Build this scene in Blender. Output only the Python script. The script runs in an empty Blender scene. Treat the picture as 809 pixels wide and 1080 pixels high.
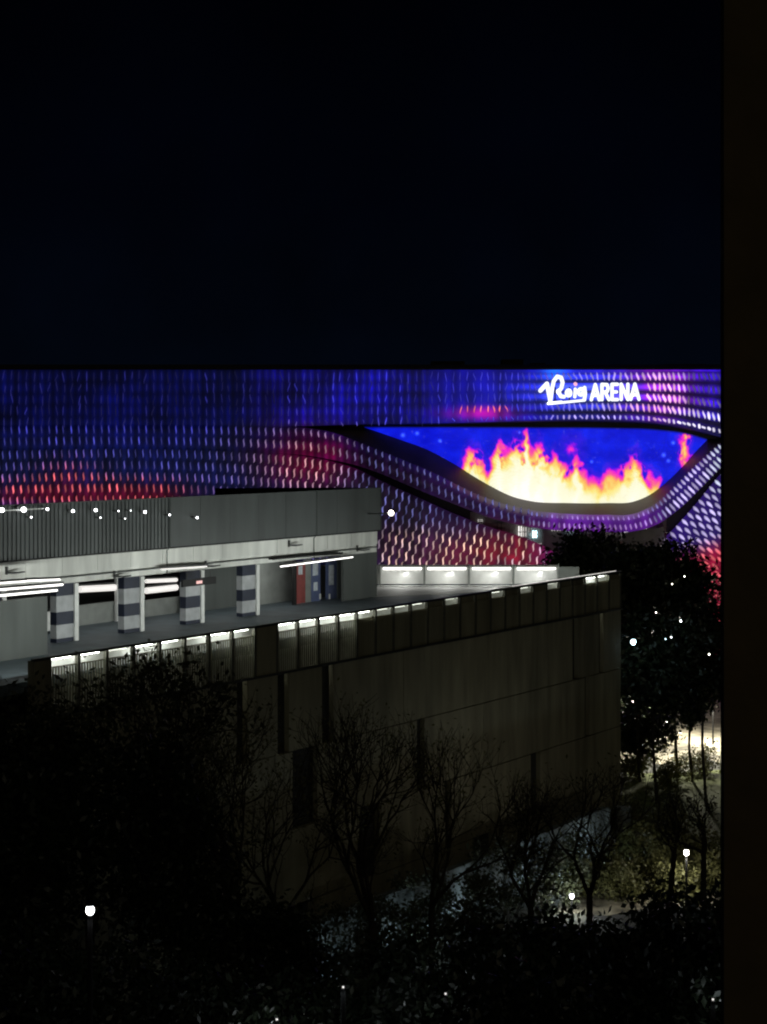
import bpy, math, random
import numpy as np
from mathutils import Vector, Matrix, noise

random.seed(7); rng = np.random.default_rng(11)
scn = bpy.context.scene
COL = scn.collection
F = 1900.0; H = 29.0; CX = 404.5; HY = 457.0

def P(px, py, Y):
    return ((px-CX)*Y/F, Y, H-(py-HY)*Y/F)
DS, DC = 0.5421, 0.8403            # axis of the car park (runs away to the right)
def W(s, p, z):                    # s along the car park, p = distance of the plane from the origin
    return (-DC*p+DS*s, DS*p+DC*s, z)
def S(px, p):
    k = (px-CX)/F
    return p*(k*DS+DC)/(DS-DC*k)
def Zp(px, py, p):
    s = S(px, p); Y = DS*p+DC*s
    return H-(py-HY)*Y/F

# ------------------------------------------------------------------ object helpers
def tag(o, label=None, cat=None, group=None, kind=None):
    if label: o['label'] = label
    if cat: o['category'] = cat
    if group: o['group'] = group
    if kind: o['kind'] = kind
    return o
def empty(name, loc, label, cat, group=None):
    o = bpy.data.objects.new(name, None); COL.objects.link(o); o.location = loc
    o.empty_display_size = 0.3
    return tag(o, label, cat, group)
def wloc(o):
    v = Vector((0, 0, 0))
    while o: v = v+o.location; o = o.parent
    return v
class MB:
    def __init__(s): s.v = []; s.f = []; s.c = []; s.m = []
    def box8(s, pts, mi=0):
        b = len(s.v); s.v += [tuple(p) for p in pts]
        for q in ((0,3,2,1),(4,5,6,7),(0,1,5,4),(1,2,6,5),(2,3,7,6),(3,0,4,7)):
            s.f.append(tuple(b+i for i in q)); s.m.append(mi)
    def box(s, x0, x1, y0, y1, z0, z1, mi=0):
        s.box8([(x0,y0,z0),(x1,y0,z0),(x1,y1,z0),(x0,y1,z0),(x0,y0,z1),(x1,y0,z1),(x1,y1,z1),(x0,y1,z1)], mi)
    def wbox(s, s0, s1, p0, p1, z0, z1, mi=0):
        s.box8([W(s0,p0,z0),W(s1,p0,z0),W(s1,p1,z0),W(s0,p1,z0),W(s0,p0,z1),W(s1,p0,z1),W(s1,p1,z1),W(s0,p1,z1)], mi)
    def quad(s, a, b, c, d, mi=0):
        n = len(s.v); s.v += [a,b,c,d]; s.f.append((n,n+1,n+2,n+3)); s.m.append(mi)
    def tube(s, pts, rad, n=8, mi=0, cap=True):
        pts = [Vector(p) for p in pts]
        if not hasattr(rad, '__len__'): rad = [rad]*len(pts)
        b = len(s.v); prev = None
        for i, p in enumerate(pts):
            d = (pts[min(i+1,len(pts)-1)]-pts[max(i-1,0)]).normalized()
            if prev is None: u = d.orthogonal().normalized()
            else:
                u = (prev-d*prev.dot(d))
                u = u.normalized() if u.length > 1e-5 else d.orthogonal().normalized()
            prev = u; w = d.cross(u)
            for j in range(n):
                a = 2*math.pi*j/n
                s.v.append(tuple(p+(u*math.cos(a)+w*math.sin(a))*rad[i]))
        for i in range(len(pts)-1):
            for j in range(n):
                s.f.append((b+i*n+j, b+i*n+(j+1)%n, b+(i+1)*n+(j+1)%n, b+(i+1)*n+j)); s.m.append(mi)
        if cap:
            s.f.append(tuple(b+j for j in reversed(range(n)))); s.m.append(mi)
            s.f.append(tuple(b+(len(pts)-1)*n+j for j in range(n))); s.m.append(mi)
    def ball(s, c, r, sz=1.0, n=10, m=7, mi=0):
        b = len(s.v)
        for i in range(m+1):
            t = math.pi*i/m
            for j in range(n):
                a = 2*math.pi*j/n
                s.v.append((c[0]+r*math.sin(t)*math.cos(a), c[1]+r*math.sin(t)*math.sin(a), c[2]+r*sz*math.cos(t)))
        for i in range(m):
            for j in range(n):
                s.f.append((b+i*n+j, b+(i+1)*n+j, b+(i+1)*n+(j+1)%n, b+i*n+(j+1)%n)); s.m.append(mi)
    def build(s, name, mat, parent=None, colors=None, smooth=False, loc=None):
        me = bpy.data.meshes.new(name)
        if parent is not None: off = wloc(parent)+Vector(loc or (0,0,0))
        elif loc is not None: off = Vector(loc)
        else:
            a = np.array(s.v); off = Vector((float(a[:,0].mean()), float(a[:,1].mean()), float(a[:,2].min())))
        vv = [(x-off.x, y-off.y, z-off.z) for x, y, z in s.v]
        me.from_pydata(vv, [], s.f); me.update()
        mats = mat if isinstance(mat, (list, tuple)) else [mat]
        for q in mats: me.materials.append(q)
        if len(mats) > 1: me.polygons.foreach_set('material_index', s.m)
        if colors is not None:
            at = me.color_attributes.new('Col', 'FLOAT_COLOR', 'POINT')
            c = np.ones((len(s.v), 4), dtype=np.float32); c[:, :3] = colors
            at.data.foreach_set('color', c.ravel())
        if smooth: me.polygons.foreach_set('use_smooth', [True]*len(me.polygons))
        o = bpy.data.objects.new(name, me); COL.objects.link(o)
        if parent is not None: o.parent = parent; o.location = loc or (0,0,0)
        else: o.location = off
        return o

# ------------------------------------------------------------------ materials
def newmat(name):
    m = bpy.data.materials.new(name); m.use_nodes = True
    nt = m.node_tree; b = nt.nodes['Principled BSDF']
    return m, nt, b
def mat(name, c, rough=0.8, scale=1.5, amt=0.35, bump=0.0, metal=0.0, streak=False, c2=None):
    m, nt, b = newmat(name)
    N = nt.nodes; L = nt.links
    tc = N.new('ShaderNodeTexCoord'); mp = N.new('ShaderNodeMapping')
    L.new(tc.outputs['Object'], mp.inputs['Vector'])
    if streak: mp.inputs['Scale'].default_value = (1, 1, 0.15)
    n1 = N.new('ShaderNodeTexNoise'); n1.inputs['Scale'].default_value = scale; n1.inputs['Detail'].default_value = 8
    n2 = N.new('ShaderNodeTexNoise'); n2.inputs['Scale'].default_value = scale*0.17; n2.inputs['Detail'].default_value = 4
    L.new(mp.outputs[0], n1.inputs['Vector']); L.new(mp.outputs[0], n2.inputs['Vector'])
    mx = N.new('ShaderNodeMath'); mx.operation = 'ADD'
    L.new(n1.outputs['Fac'], mx.inputs[0]); L.new(n2.outputs['Fac'], mx.inputs[1])
    cr = N.new('ShaderNodeValToRGB')
    cr.color_ramp.elements[0].position = 0.35; cr.color_ramp.elements[1].position = 0.65
    hv = N.new('ShaderNodeMath'); hv.operation = 'MULTIPLY'; hv.inputs[1].default_value = 0.5
    L.new(mx.outputs[0], hv.inputs[0]); L.new(hv.outputs[0], cr.inputs[0])
    lo = [x*(1-amt) for x in c]; hi = list(c2) if c2 else [x*(1+amt) for x in c]
    cr.color_ramp.elements[0].color = (*lo, 1); cr.color_ramp.elements[1].color = (*hi, 1)
    L.new(cr.outputs[0], b.inputs['Base Color'])
    b.inputs['Roughness'].default_value = rough; b.inputs['Metallic'].default_value = metal
    if bump:
        bp = N.new('ShaderNodeBump'); bp.inputs['Strength'].default_value = bump; bp.inputs['Distance'].default_value = 0.03
        L.new(n1.outputs['Fac'], bp.inputs['Height']); L.new(bp.outputs[0], b.inputs['Normal'])
    return m
def emis(name, c, st):
    m, nt, b = newmat(name)
    b.inputs['Base Color'].default_value = (0.6, 0.6, 0.6, 1)
    b.inputs['Emission Color'].default_value = (*c, 1); b.inputs['Emission Strength'].default_value = st
    return m
def colmat(name, st=1.0, sample=False, base=0.02, rough=0.5):
    m, nt, b = newmat(name)
    a = nt.nodes.new('ShaderNodeVertexColor'); a.layer_name = 'Col'
    b.inputs['Base Color'].default_value = (base, base, base*1.2, 1); b.inputs['Roughness'].default_value = rough
    nt.links.new(a.outputs[0], b.inputs['Emission Color']); b.inputs['Emission Strength'].default_value = st
    if not sample: m.cycles.emission_sampling = 'NONE'
    return m

M = {}
M['precast'] = mat('precast concrete', (0.26, 0.245, 0.165), 0.85, 1.3, 0.38, 0.4, streak=True)
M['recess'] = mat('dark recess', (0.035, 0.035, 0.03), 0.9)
M['deck'] = mat('deck concrete', (0.085, 0.115, 0.13), 0.6, 0.8, 0.35, 0.2)
M['beam'] = mat('fair concrete beam', (0.72, 0.73, 0.69), 0.8, 1.2, 0.3, 0.2, streak=True)
M['clad'] = mat('grey metal cladding', (0.085, 0.094, 0.094), 0.55, 0.8, 0.3, metal=0.0, streak=True)
M['greywall'] = mat('grey painted wall', (0.085, 0.095, 0.090), 0.8, 0.9, 0.28, 0.15, streak=True)
M['lightwall'] = mat('pale concrete wall', (0.25, 0.265, 0.25), 0.8, 1.0, 0.3, 0.15)
M['darkmetal'] = mat('dark steel', (0.03, 0.032, 0.03), 0.45, 3, 0.3)
M['slat'] = mat('galvanised slats', (0.24, 0.235, 0.17), 0.5, 2, 0.3)
M['railpost'] = mat('rail post paint', (0.10, 0.10, 0.075), 0.6, 2, 0.3)
M['white'] = mat('white paint', (0.75, 0.76, 0.74), 0.6, 2.5, 0.1)
M['navy'] = mat('navy band paint', (0.012, 0.018, 0.04), 0.6, 2, 0.2)
M['colgrey'] = mat('column grey paint', (0.42, 0.435, 0.45), 0.7, 2, 0.2)
M['black'] = mat('black membrane', (0.008, 0.008, 0.008), 0.8)
M['door_blue'] = mat('blue door paint', (0.10, 0.13, 0.26), 0.5, 2, 0.2)
M['door_red'] = mat('red panel paint', (0.28, 0.05, 0.045), 0.5, 2, 0.3)
M['poster'] = mat('poster paper', (0.6, 0.65, 0.7), 0.6, 6, 0.25)
M['tube'] = emis('fluorescent tube', (1.0, 0.97, 0.92), 2.2)
M['tubedim'] = emis('fluorescent tube dim', (1.0, 0.95, 0.90), 0.8)
M['wash'] = emis('rail lamp diffuser', (0.95, 1.0, 0.90), 18.0)
M['lampwhite'] = emis('lamp lens', (0.95, 0.97, 1.0), 9.0)
M['lampwarm'] = emis('lamp warm', (1.0, 0.93, 0.8), 9.0)
M['lampcyan'] = emis('lamp cool', (0.6, 0.9, 1.0), 8.0)
M['reddot'] = emis('red indicator', (1.0, 0.25, 0.25), .6)
M['arenadark'] = mat('arena dark shell', (0.02, 0.02, 0.022), 0.7, 0.4, 0.4)
M['sill'] = mat('arena sill metal', (0.10, 0.072, 0.06), 0.5, 0.5, 0.3)
M['lobby'] = mat('lobby concrete', (0.20, 0.20, 0.19), 0.7, 0.5, 0.3)
M['plaster'] = mat('plaster', (0.17, 0.12, 0.055), 0.9, 6, 0.2, 0.4)
M['bark'] = mat('bark', (0.035, 0.03, 0.022), 0.9, 6, 0.4)
M['leaf'] = mat('dark leaves', (0.06, 0.07, 0.035), 0.6, 1.2, 0.5)
M['leaf2'] = mat('olive leaves', (0.14, 0.14, 0.05), 0.6, 1.0, 0.5)
M['leafblack'] = mat('evergreen leaves', (0.022, 0.03, 0.016), 0.4, 1.0, 0.4)
M['ground'] = mat('ground soil', (0.06, 0.06, 0.05), 0.95, 0.3, 0.4, 0.3)
M['paving'] = mat('pale paving', (0.30, 0.27, 0.20), 0.9, 0.9, 0.8, 0.6)
M['asphalt'] = mat('asphalt', (0.05, 0.05, 0.052), 0.9, 2, 0.3, 0.2)
M['lawn'] = mat('lawn', (0.10, 0.12, 0.03), 0.95, 0.8, 0.5, 0.4)
M['lowwall'] = mat('low wall render', (0.22, 0.25, 0.25), 0.85, 1.1, 0.75, 0.2, streak=True)
M['hill'] = mat('hill', (0.02, 0.025, 0.02), 0.95, 0.02, 0.4)

# ------------------------------------------------------------------ curves
def crv(pts):
    a = np.array(pts, float)
    xs, ys = a[:,0], a[:,1]
    m = np.zeros(len(xs)); d = np.diff(ys)/np.diff(xs)
    m[1:-1] = (d[:-1]*np.diff(xs)[1:]+d[1:]*np.diff(xs)[:-1])/(xs[2:]-xs[:-2]); m[0] = d[0]; m[-1] = d[-1]
    def f(x):
        x = np.asarray(x, float); xc = np.clip(x, xs[0], xs[-1])
        i = np.clip(np.searchsorted(xs, xc)-1, 0, len(xs)-2)
        h = xs[i+1]-xs[i]; t = (xc-xs[i])/h
        return ((2*t**3-3*t**2+1)*ys[i]+(t**3-2*t**2+t)*h*m[i]+(-2*t**3+3*t**2)*ys[i+1]+(t**3-t**2)*h*m[i+1])
    return f
def sst(x, a, b):
    t = np.clip((np.asarray(x, float)-a)/(b-a), 0, 1); return t*t*(3-2*t)
def lin(c):
    c = np.clip(np.asarray(c, float), 0, 1.3)
    return np.where(c <= 0.04045, c/12.92, ((c+0.055)/1.055)**2.4)
def G(x, y, cx, cy, sx, sy):
    return np.exp(-((x-cx)/sx)**2-((y-cy)/sy)**2)
def vnoise(x, y, seed=0):          # smooth value noise, vectorised
    r = np.random.default_rng(seed).random((64, 64))
    xi = np.floor(x).astype(int); yi = np.floor(y).astype(int); fx = x-xi; fy = y-yi
    fx = fx*fx*(3-2*fx); fy = fy*fy*(3-2*fy)
    g = lambda a, b: r[a % 64, b % 64]
    return (g(xi,yi)*(1-fx)+g(xi+1,yi)*fx)*(1-fy)+(g(xi,yi+1)*(1-fx)+g(xi+1,yi+1)*fx)*fy
def fbm(x, y, seed=0, o=4):
    t = 0; a = 0.5
    for k in range(o): t = t+a*vnoise(x*2**k+13.7*k, y*2**k+7.1*k, seed+k); a *= 0.5
    return t/(1-0.5**o)

# ================================================================== ARENA
YA = 230.0
TOPY = 390.0
A_bot = crv([(-200,450.6),(290,450.4),(385,447.5),(480,446),(560,444),(640,444),(690,446.5),(730,453),(760,461),(820,474),(950,480)])
row4 = crv([(-200,444),(470,443),(560,440.5),(640,440),(690,442),(730,448),(760,455),(820,466),(950,470)])
S_top = crv([(384,450),(470,450),(560,450.5),(640,451),(690,452.5),(725,457),(746,463)])
S_bot = crv([(384,450.6),(400,456),(420,463),(450,474),(480,490),(500,502.5),(520,514),(540,523.5),(560,528.5),(600,530.5),(640,530.5),(668,529),(685,522),(700,511),(720,492),(735,475),(746,463.6)])
T1 = crv([(-200,450),(290,450),(320,451),(350,456),(380,467),(420,483),(460,500),(500,520),(530,531),(560,538),(600,542),(640,543),(668,542),(690,532),(710,515),(735,490),(760,468),(800,440),(950,400)])
G1 = crv([(-200,478),(290,478),(320,480),(350,485),(380,492),(400,499),(440,516),(480,532),(520,547),(560,556),(600,560),(640,561),(670,560),(695,552),(715,538),(740,514),(762,491),(800,460),(950,410)])
T2 = crv([(-200,477.5),(285,477.6),(320,481),(350,486.5),(380,496),(400,506),(440,524),(480,542),(520,557),(550,566),(580,580),(610,605),(640,640),(665,697)])
C_top = crv([(700,568),(712,556),(735,530),(760,500),(790,472),(950,425)])

def backcol(x, y):
    x = np.asarray(x, float); y = np.asarray(y, float)
    n = fbm(x/40, y/22, 3); st = vnoise(x/8.0, y/60, 9); n2 = fbm(x/9, y/7, 21, 3)
    c = np.zeros(x.shape+(3,))
    def add(w, col): c[...] += w[..., None]*np.array(col)
    def fade(w): c[...] *= (1-w)[..., None]
    add(0.45+1.1*n, (0.014, 0.024, 0.185))
    add(sst(y, 430, 500)*sst(-x, -380, -250), (0.035, 0.045, 0.05))
    add(sst(x, 240, 300)*sst(-y, -452, -440)*(0.4+n), (0.03, 0.01, 0.20))
    w = sst(x, 330, 420)*sst(y, 455, 500); fade(0.62*w); add(w, (0.085, 0.03, 0.07))
    w = np.clip(G(x,y,50,523,75,11)+G(x,y,152,523,45,11)+G(x,y,70,505,25,14)*.4, 0, 1)*(0.5+1*n2); w = np.clip(w, 0, 1); fade(w*.6); add(w, (0.28, 0.01, 0.05))
    w = G(x,y,325,486,48,30)*(0.6+.8*n2); fade(np.clip(w,0,1)*.6); add(w, (0.36, 0.01, 0.12))
    w = G(x,y,540,585,70,25)*(0.4+1.1*n2); fade(np.clip(w,0,1)*.5); add(w*.7, (0.42, 0.05, 0.08))
    w = G(x,y,430,585,45,25)*(0.4+n2); add(w*.55, (0.25, 0.13, 0.14))
    w = G(x,y,508,436,36,7); add(w, (0.40, 0.0, 0.05))
    w = sst(x, 555, 700)*sst(-y, -465, -440)*.5; add(w, (0.12, 0.05, 0.30))
    w = G(x,y,700,412,40,32)*(0.5+n2); add(w, (0.55, 0.0, 0.32))
    w = sst(x, 715, 745)*sst(-y, -460, -425); add(w, (0.08, 0.02, 0.42))
    w = G(x,y,620,413,62,17); add(w*1.6, (0.14, 0.20, 0.60))  # blue halo and green tinge around the sign painted into the skin colour
    w = G(x,y,585,392,14,9); add(w, (0.02, 0.25, 0.18))
    w = sst(x, 540, 600)*sst(y, 525, 545)*sst(-x,-720,-690); add(w, (0.13, 0.03, 0.22))
    w = sst(x, 690, 715)*sst(y, 462, 480); fade(w*.7); add(w, (0.07, 0.03, 0.22))
    w = sst(x, 690, 715)*sst(y+(x-750)*.3, 565, 590); fade(w*.6); add(w, (0.34, 0.0, 0.03))
    ph = (y-397)/(row4(x)-397)*4
    rowm = 1-sst(x, 500, 600)*sst(-y, -462, -446)*(0.5-0.5*np.cos(2*np.pi*ph))*.8*sst(ph, -.5, -.3)
    c *= rowm[..., None]
    c *= (1-.35*sst(x, 560, 680)*sst(-y, -462, -446))[..., None]
    colp = 0.5+0.5*np.cos(2*np.pi*(x+130-.2)/7.9)
    rp = 0.5+0.5*np.cos(2*np.pi*(y-397)/12.2)
    lw_ = sst(-x, -470, -440)
    c *= (1.6*(1-lw_*(.45*(1-colp)))*(1-.25*lw_*(1-rp)))[..., None]
    c *= (0.72+0.5*st)[..., None]
    return np.clip(c, 0.003, 1.2)
def elcol(x, y):
    x = np.asarray(x, float); y = np.asarray(y, float)
    n = fbm(x/30, y/16, 33); c = np.zeros(x.shape+(3,))
    def mix(w, col):
        w = np.clip(w, 0, 1)[..., None]; c[...] = c*(1-w)+np.array(col)*w
    mix(np.ones(x.shape), (0.20, 0.20, 0.68))
    mix(sst(y, 425, 500)*.8, (0.36, 0.38, 0.75))
    mix(sst(x, 270, 330)*sst(-y,-452,-440)*.7, (0.20, 0.20, 0.78))
    mix(sst(x, 180, 290)*sst(y, 440, 470), (0.42, 0.38, 0.66))
    mix(G(x,y,325,488,55,34)*1.2, (0.88, 0.62, 0.66))
    mix(sst(x, 345, 400)*sst(y, 452, 478), (0.40, 0.40, 0.66))
    mix(G(x,y,50,518,85,15)*1.2+G(x,y,150,518,52,14)*1.3+G(x,y,70,500,35,18)*.7, (0.98, 0.42, 0.46))
    mix(sst(y, 545, 572)*sst(x, 390, 410)*sst(-x,-720,-690)*(.4+n), (1.0, 0.80, 0.70))
    mix(sst(x, 575-20, 600)*sst(y, 525, 545)*sst(-x,-700,-680), (0.66, 0.50, 0.86))
    mix(sst(x, 560, 600)*sst(y, 545, 575)*sst(-x,-700,-680), (0.75, 0.50, 0.80))
    mix(sst(x, 560, 640)*sst(-y,-462,-445)*.8, (0.62, 0.60, 0.90))
    mix(G(x,y,695,420,42,32)*1.3, (1.0, 0.70, 0.90))
    mix(sst(x, 690, 720)*sst(y, 425, 445)*sst(-y, -466,-462), (0.93, 0.90, 1.0))
    mix(sst(x, 715, 740)*sst(-y,-432,-415)*.8, (0.30, 0.22, 0.85))
    mix(sst(x, 478, 482)*sst(-x,-538,-534)*sst(y, 427, 430)*sst(-y,-439,-437), (1.0, 0.45, 0.48))
    mix(sst(x, 560,600)*sst(y,436,438)*sst(-y,-446,-444)*sst(-x,-700,-660), (0.66,0.60,0.92))
    mix(sst(x, 685, 712)*sst(y, 462, 475), (0.82, 0.76, 1.0))
    mix(sst(x, 740, 758)*sst(y, 462, 470)*sst(-y,-540,-500), (0.86, 0.90, 1.0))
    mix(sst(x, 685, 712)*sst(y+(x-750)*.3, 562, 588), (1.0, 0.40, 0.45))
    return c

arena = empty('arena', P(400, 697, YA+30), 'huge arena with blue and red lit fins and an eye shaped video screen', 'arena')
# depth relief of the shell (metres towards the viewer)
def depth_A(x, y): return YA+0*np.asarray(x, float)
def relief(x): return sst(x, 240, 380)
def depth_1(x, t): return YA-relief(x)*(1.0+2.2*np.sin(np.clip(t,0,1)*2.2))
def depth_2(x, t): return YA-relief(x)*(0.2+1.6*np.sin(np.clip(t,0,1)*1.6))
def ribbon(xs, yt, yb, nr, dep, name, mat_, darken=None):
    mb = MB(); X = []; Yy = []
    n = len(xs)
    for r in range(nr+1):
        t = r/nr
        yy = yt+(yb-yt)*t; D = dep(xs, t)
        for i in range(n):
            mb.v.append(P(xs[i], yy[i], D[i])); X.append(xs[i]); Yy.append(yy[i])
    for r in range(nr):
        for i in range(n-1):
            a = r*n+i; mb.f.append((a, a+1, a+n+1, a+n)); mb.m.append(0)
    cols = None
    if darken is not None:
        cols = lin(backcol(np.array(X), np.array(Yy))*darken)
    return mb.build(name, mat_, arena, colors=cols, smooth=True)
MSKIN = colmat('led lit facade skin', 1.0, base=0.03, rough=0.4)  # wash of the LEDs on the skin is painted as its emission colour
MFIN = colmat('led facade fins', 1.0, base=0.2, rough=0.4)
xs = np.arange(-140, 900, 2.0)
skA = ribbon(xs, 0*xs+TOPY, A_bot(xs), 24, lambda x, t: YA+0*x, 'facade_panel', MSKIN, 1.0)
sk1 = ribbon(xs, T1(xs), G1(xs), 12, depth_1, 'facade_panel', MSKIN, 0.9)
x2 = np.arange(-140, 667, 2.0)
sk2 = ribbon(x2, T2(x2), np.maximum(700+0*x2, T2(x2)+1), 60, lambda x, t: depth_2(x, t*3), 'facade_panel', MSKIN, 0.8)
x3 = np.arange(703, 900, 2.0)
sk3 = ribbon(x3, C_top(x3), 0*x3+700, 40, lambda x, t: depth_2(x, t*2), 'facade_panel', MSKIN, 0.9)
# black joints behind the ribbons, groove and soffit
x4 = np.arange(300, 900, 3.0)
def ribbon2(xs, y0, d0, y1, d1, name, m):
    mb = MB(); n = len(xs)
    for i in range(n): mb.v.append(P(xs[i], y0[i], d0[i]))
    for i in range(n): mb.v.append(P(xs[i], y1[i], d1[i]))
    for i in range(n-1): mb.f.append((i, i+1, n+i+1, n+i)); mb.m.append(0)
    return mb.build(name, m, arena)
xg = np.arange(-140, 900, 3.0)
ribbon2(xg, G1(xg), depth_1(xg, 1.0), G1(xg)-1, 0*xg+YA+1.5, 'groove', M['arenadark'])
for xg in (np.arange(-140, 499, 3.0), np.arange(703, 900, 3.0)):
    ribbon2(xg, G1(xg)-6, 0*xg+YA+1.5, np.where(xg < 640, np.minimum(T2(xg)+6, 700), C_top(xg)+6), 0*xg+YA+1.52, 'groove', M['arenadark'])
xsf = np.arange(300, 900, 3.0)
ribbon2(xsf, A_bot(xsf), 0*xsf+YA, A_bot(xsf)+1.5, 0*xsf+YA+2.4, 'soffit', M['arenadark'])
# recess ring around the screen: from the screen plane to the lip of the lower band
YS = YA+2.2
xr = np.arange(300, 900, 2.0)
sb = np.where(xr < 384, 450.4, np.where(xr > 746, 463.3, S_bot(xr)))
ribbon2(xr, sb, 0*xr+YS, T1(xr)+.3, depth_1(xr, 0.0), 'screen_sill', M['sill'])
stp = np.where(xr < 384, 450, np.where(xr > 746, 463, S_top(xr)))
ribbon2(xr, A_bot(xr)-3, 0*xr+YS+.4, sb+8, 0*xr+YS+.4, 'screen_surround', M['arenadark'])
ribbon2(xr, A_bot(xr)-3, 0*xr+YS-.02, stp, 0*xr+YS-.02, 'screen_surround', M['arenadark'])

# --- fins
def col_of(me):
    a = np.zeros(len(me.vertices)*4, dtype=np.float32); me.color_attributes['Col'].data.foreach_get('color', a); return a.reshape(-1, 4)[:, :3]
def join(o1, o2):
    mb = MB(); cs = []
    for mi, o in enumerate((o1, o2)):
        b = len(mb.v); off = wloc(o)
        mb.v += [tuple(v.co+off) for v in o.data.vertices]
        for p in o.data.polygons: mb.f.append(tuple(b+i for i in p.vertices)); mb.m.append(mi)
        cs.append(col_of(o.data))
    r = mb.build('facade_panel', [MSKIN, MFIN], arena, colors=np.concatenate(cs), smooth=True)
    bpy.data.objects.remove(o1); bpy.data.objects.remove(o2); r.name = 'facade_panel'
class Fins:
    def __init__(s): s.v = []; s.f = []; s.xy = []; s.k = []
    def add(s, x, y, D, L, w, tilt, bend=0.0, br=1.0, rise=0.3):
        n = 5; b = len(s.v); ct, st_ = math.cos(tilt), math.sin(tilt)
        for i in range(n+1):
            t = i/n*2-1
            ww = w*0.5*math.sqrt(max(1-abs(t)**3.0, 0.05))
            u = bend*math.sin(t*2.4); v = t*L*0.5
            for j, (e, dz) in enumerate(((-1, 0.0), (0, 1.0), (1, 0.0))):
                uu = u+e*ww
                px = x+uu*ct+(-v)*st_*-1*-1; py = y+v*ct+uu*st_
                px = x+uu*ct-v*st_
                s.v.append(P(px, py, D+.05-(rise+.05)*dz))
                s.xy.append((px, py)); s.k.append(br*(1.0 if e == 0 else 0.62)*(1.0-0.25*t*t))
        for i in range(n):
            for j in range(2):
                a = b+i*3+j; s.f.append((a, a+1, a+4, a+3))
    def build(s, name):
        mb = MB(); mb.v = s.v; mb.f = s.f; mb.m = [0]*len(s.f)
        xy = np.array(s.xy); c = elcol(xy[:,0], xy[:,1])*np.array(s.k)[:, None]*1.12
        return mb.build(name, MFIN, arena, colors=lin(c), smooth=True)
# tilt > 0 leans the top to the right ("/")
fa = Fins()
x = -130.0; ci = 0
colbr = rng.random(400); FIN0 = 0
while x < 880:
    ci += 1
    pitch = 7.9 if x < 450 else (7.9-1.9*float(sst(x, 450, 560)) if x < 690 else 5.2)
    x += pitch
    for k in range(5):
        yk = 397+(float(row4(x))-397)*k/4
        left = float(sst(-x, -560, -440))
        br = (0.6+0.7*colbr[ci])*(0.6+0.75*rng.random())*left+(1-left)*(0.8+0.35*rng.random())
        if x > 480 and k == 2 and x < 540: br *= .9
        if x > 725 and k < 3: br *= 0.55
        L = 12.5-3.3*(1-left) if k < 4 else (11 if x < 470 else 5.0)
        w = 1.25+1.4*(1-left)*float(sst(x,480,600))+0.5*float(sst(x, 640, 700))
        tilt = math.radians(5)*left*rng.normal()+math.radians(-14)*(1-left)*(1.0 if x > 560 else 0.3)
        if k == 4 and x > 660: tilt = math.radians(-38)
        if x > 565 and x < 681 and 1 <= k <= 2: continue
        if 300 < x < 390 and k == 4: L = 6
        jy = rng.normal()*0.9*left
        fa.add(x+rng.normal()*(.25+.35*left), yk+jy, YA, L*(1-.35*left*rng.random()**2), w*(.75+.5*rng.random()), tilt, rng.normal()*.5, br*(.5 if x < 300 else .9 if x < 480 else 1.1))
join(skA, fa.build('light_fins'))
def along(f, x0, x1, step):
    out = []; x = x0
    while x < x1:
        dy = float(f(x+1)-f(x)); out.append((x, float(f(x)), math.atan(dy)))
        st_ = step(x) if callable(step) else step
        x += st_/math.sqrt(1+dy*dy)
    return out
fb = Fins()
for r, t in ((0, .2), (1, .66)):
    f = lambda x, t=t: T1(x)+(G1(x)-T1(x))*t
    for i, (x, y, a) in enumerate(along(f, -130+(r*0), 560, lambda x: 7.9)):
        w = float(sst(x, 180, 320))
        br = (0.6+.7*rng.random())*(1-w)+w*(0.65+.45*rng.random())
        fb.add(x+rng.normal()*.3, y, float(depth_1(x, t)), 9.5, 1.5+.4*w, math.radians(15)*w, 0.8*w+.3, br)
for r, t in ((0, .25), (1, .72)):
    f = lambda x, t=t: T1(x)+(G1(x)-T1(x))*t
    for i, (x, y, a) in enumerate(along(f, 561+r*2, 880, lambda x: 5.4)):
        q = float(sst(x, 670, 720))
        L = (6.5+5*q) ; tilt = math.radians(8-14*float(sst(x,580,640))-34*q)
        fb.add(x, y, float(depth_1(x, t)), L, 2.3+.8*q, tilt, 0.3, 0.7+.45*rng.random())
join(sk1, fb.build('light_fins'))
fc = Fins()
for j in range(17):
    f = lambda x, j=j: T2(x)+7+12.2*j
    lo = 0 if j else 0
    for i, (x, y, a) in enumerate(along(f, -130+(4 if j % 2 else 0), 640, lambda x: 7.8)):
        if y > 640 or x > 592: continue
        w = float(sst(x, 180, 330)); red = math.exp(-((x-60)/110)**2-((y-515)/16)**2)
        br = (0.55+.7*rng.random())*(1-w)+w*(0.65+.6*rng.random())
        fc.add(x+rng.normal()*.3, y, float(depth_2(x, (y-T2(x))/(700-T2(x))*3)), 9.5+1.0*w, 1.5+.6*w+.9*red, math.radians(6+19*w), 0.9*w+.6, br)
join(sk2, fc.build('light_fins'))
fd = Fins()
for j in range(18):
    f = lambda x, j=j: C_top(x)+7+12.0*j
    for i, (x, y, a) in enumerate(along(f, 704+(3 if j % 2 else 0), 880, lambda x: 9.0)):
        if y > 690: continue
        fd.add(x, y, float(depth_2(x, (y-float(C_top(x)))/(700-float(C_top(x)))*2)), 9.6, 3.9, math.radians(-44+22*float(sst(y,560,600))*0), .15, 0.75+.35*rng.random())
join(sk3, fd.build('light_fins'))

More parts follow.
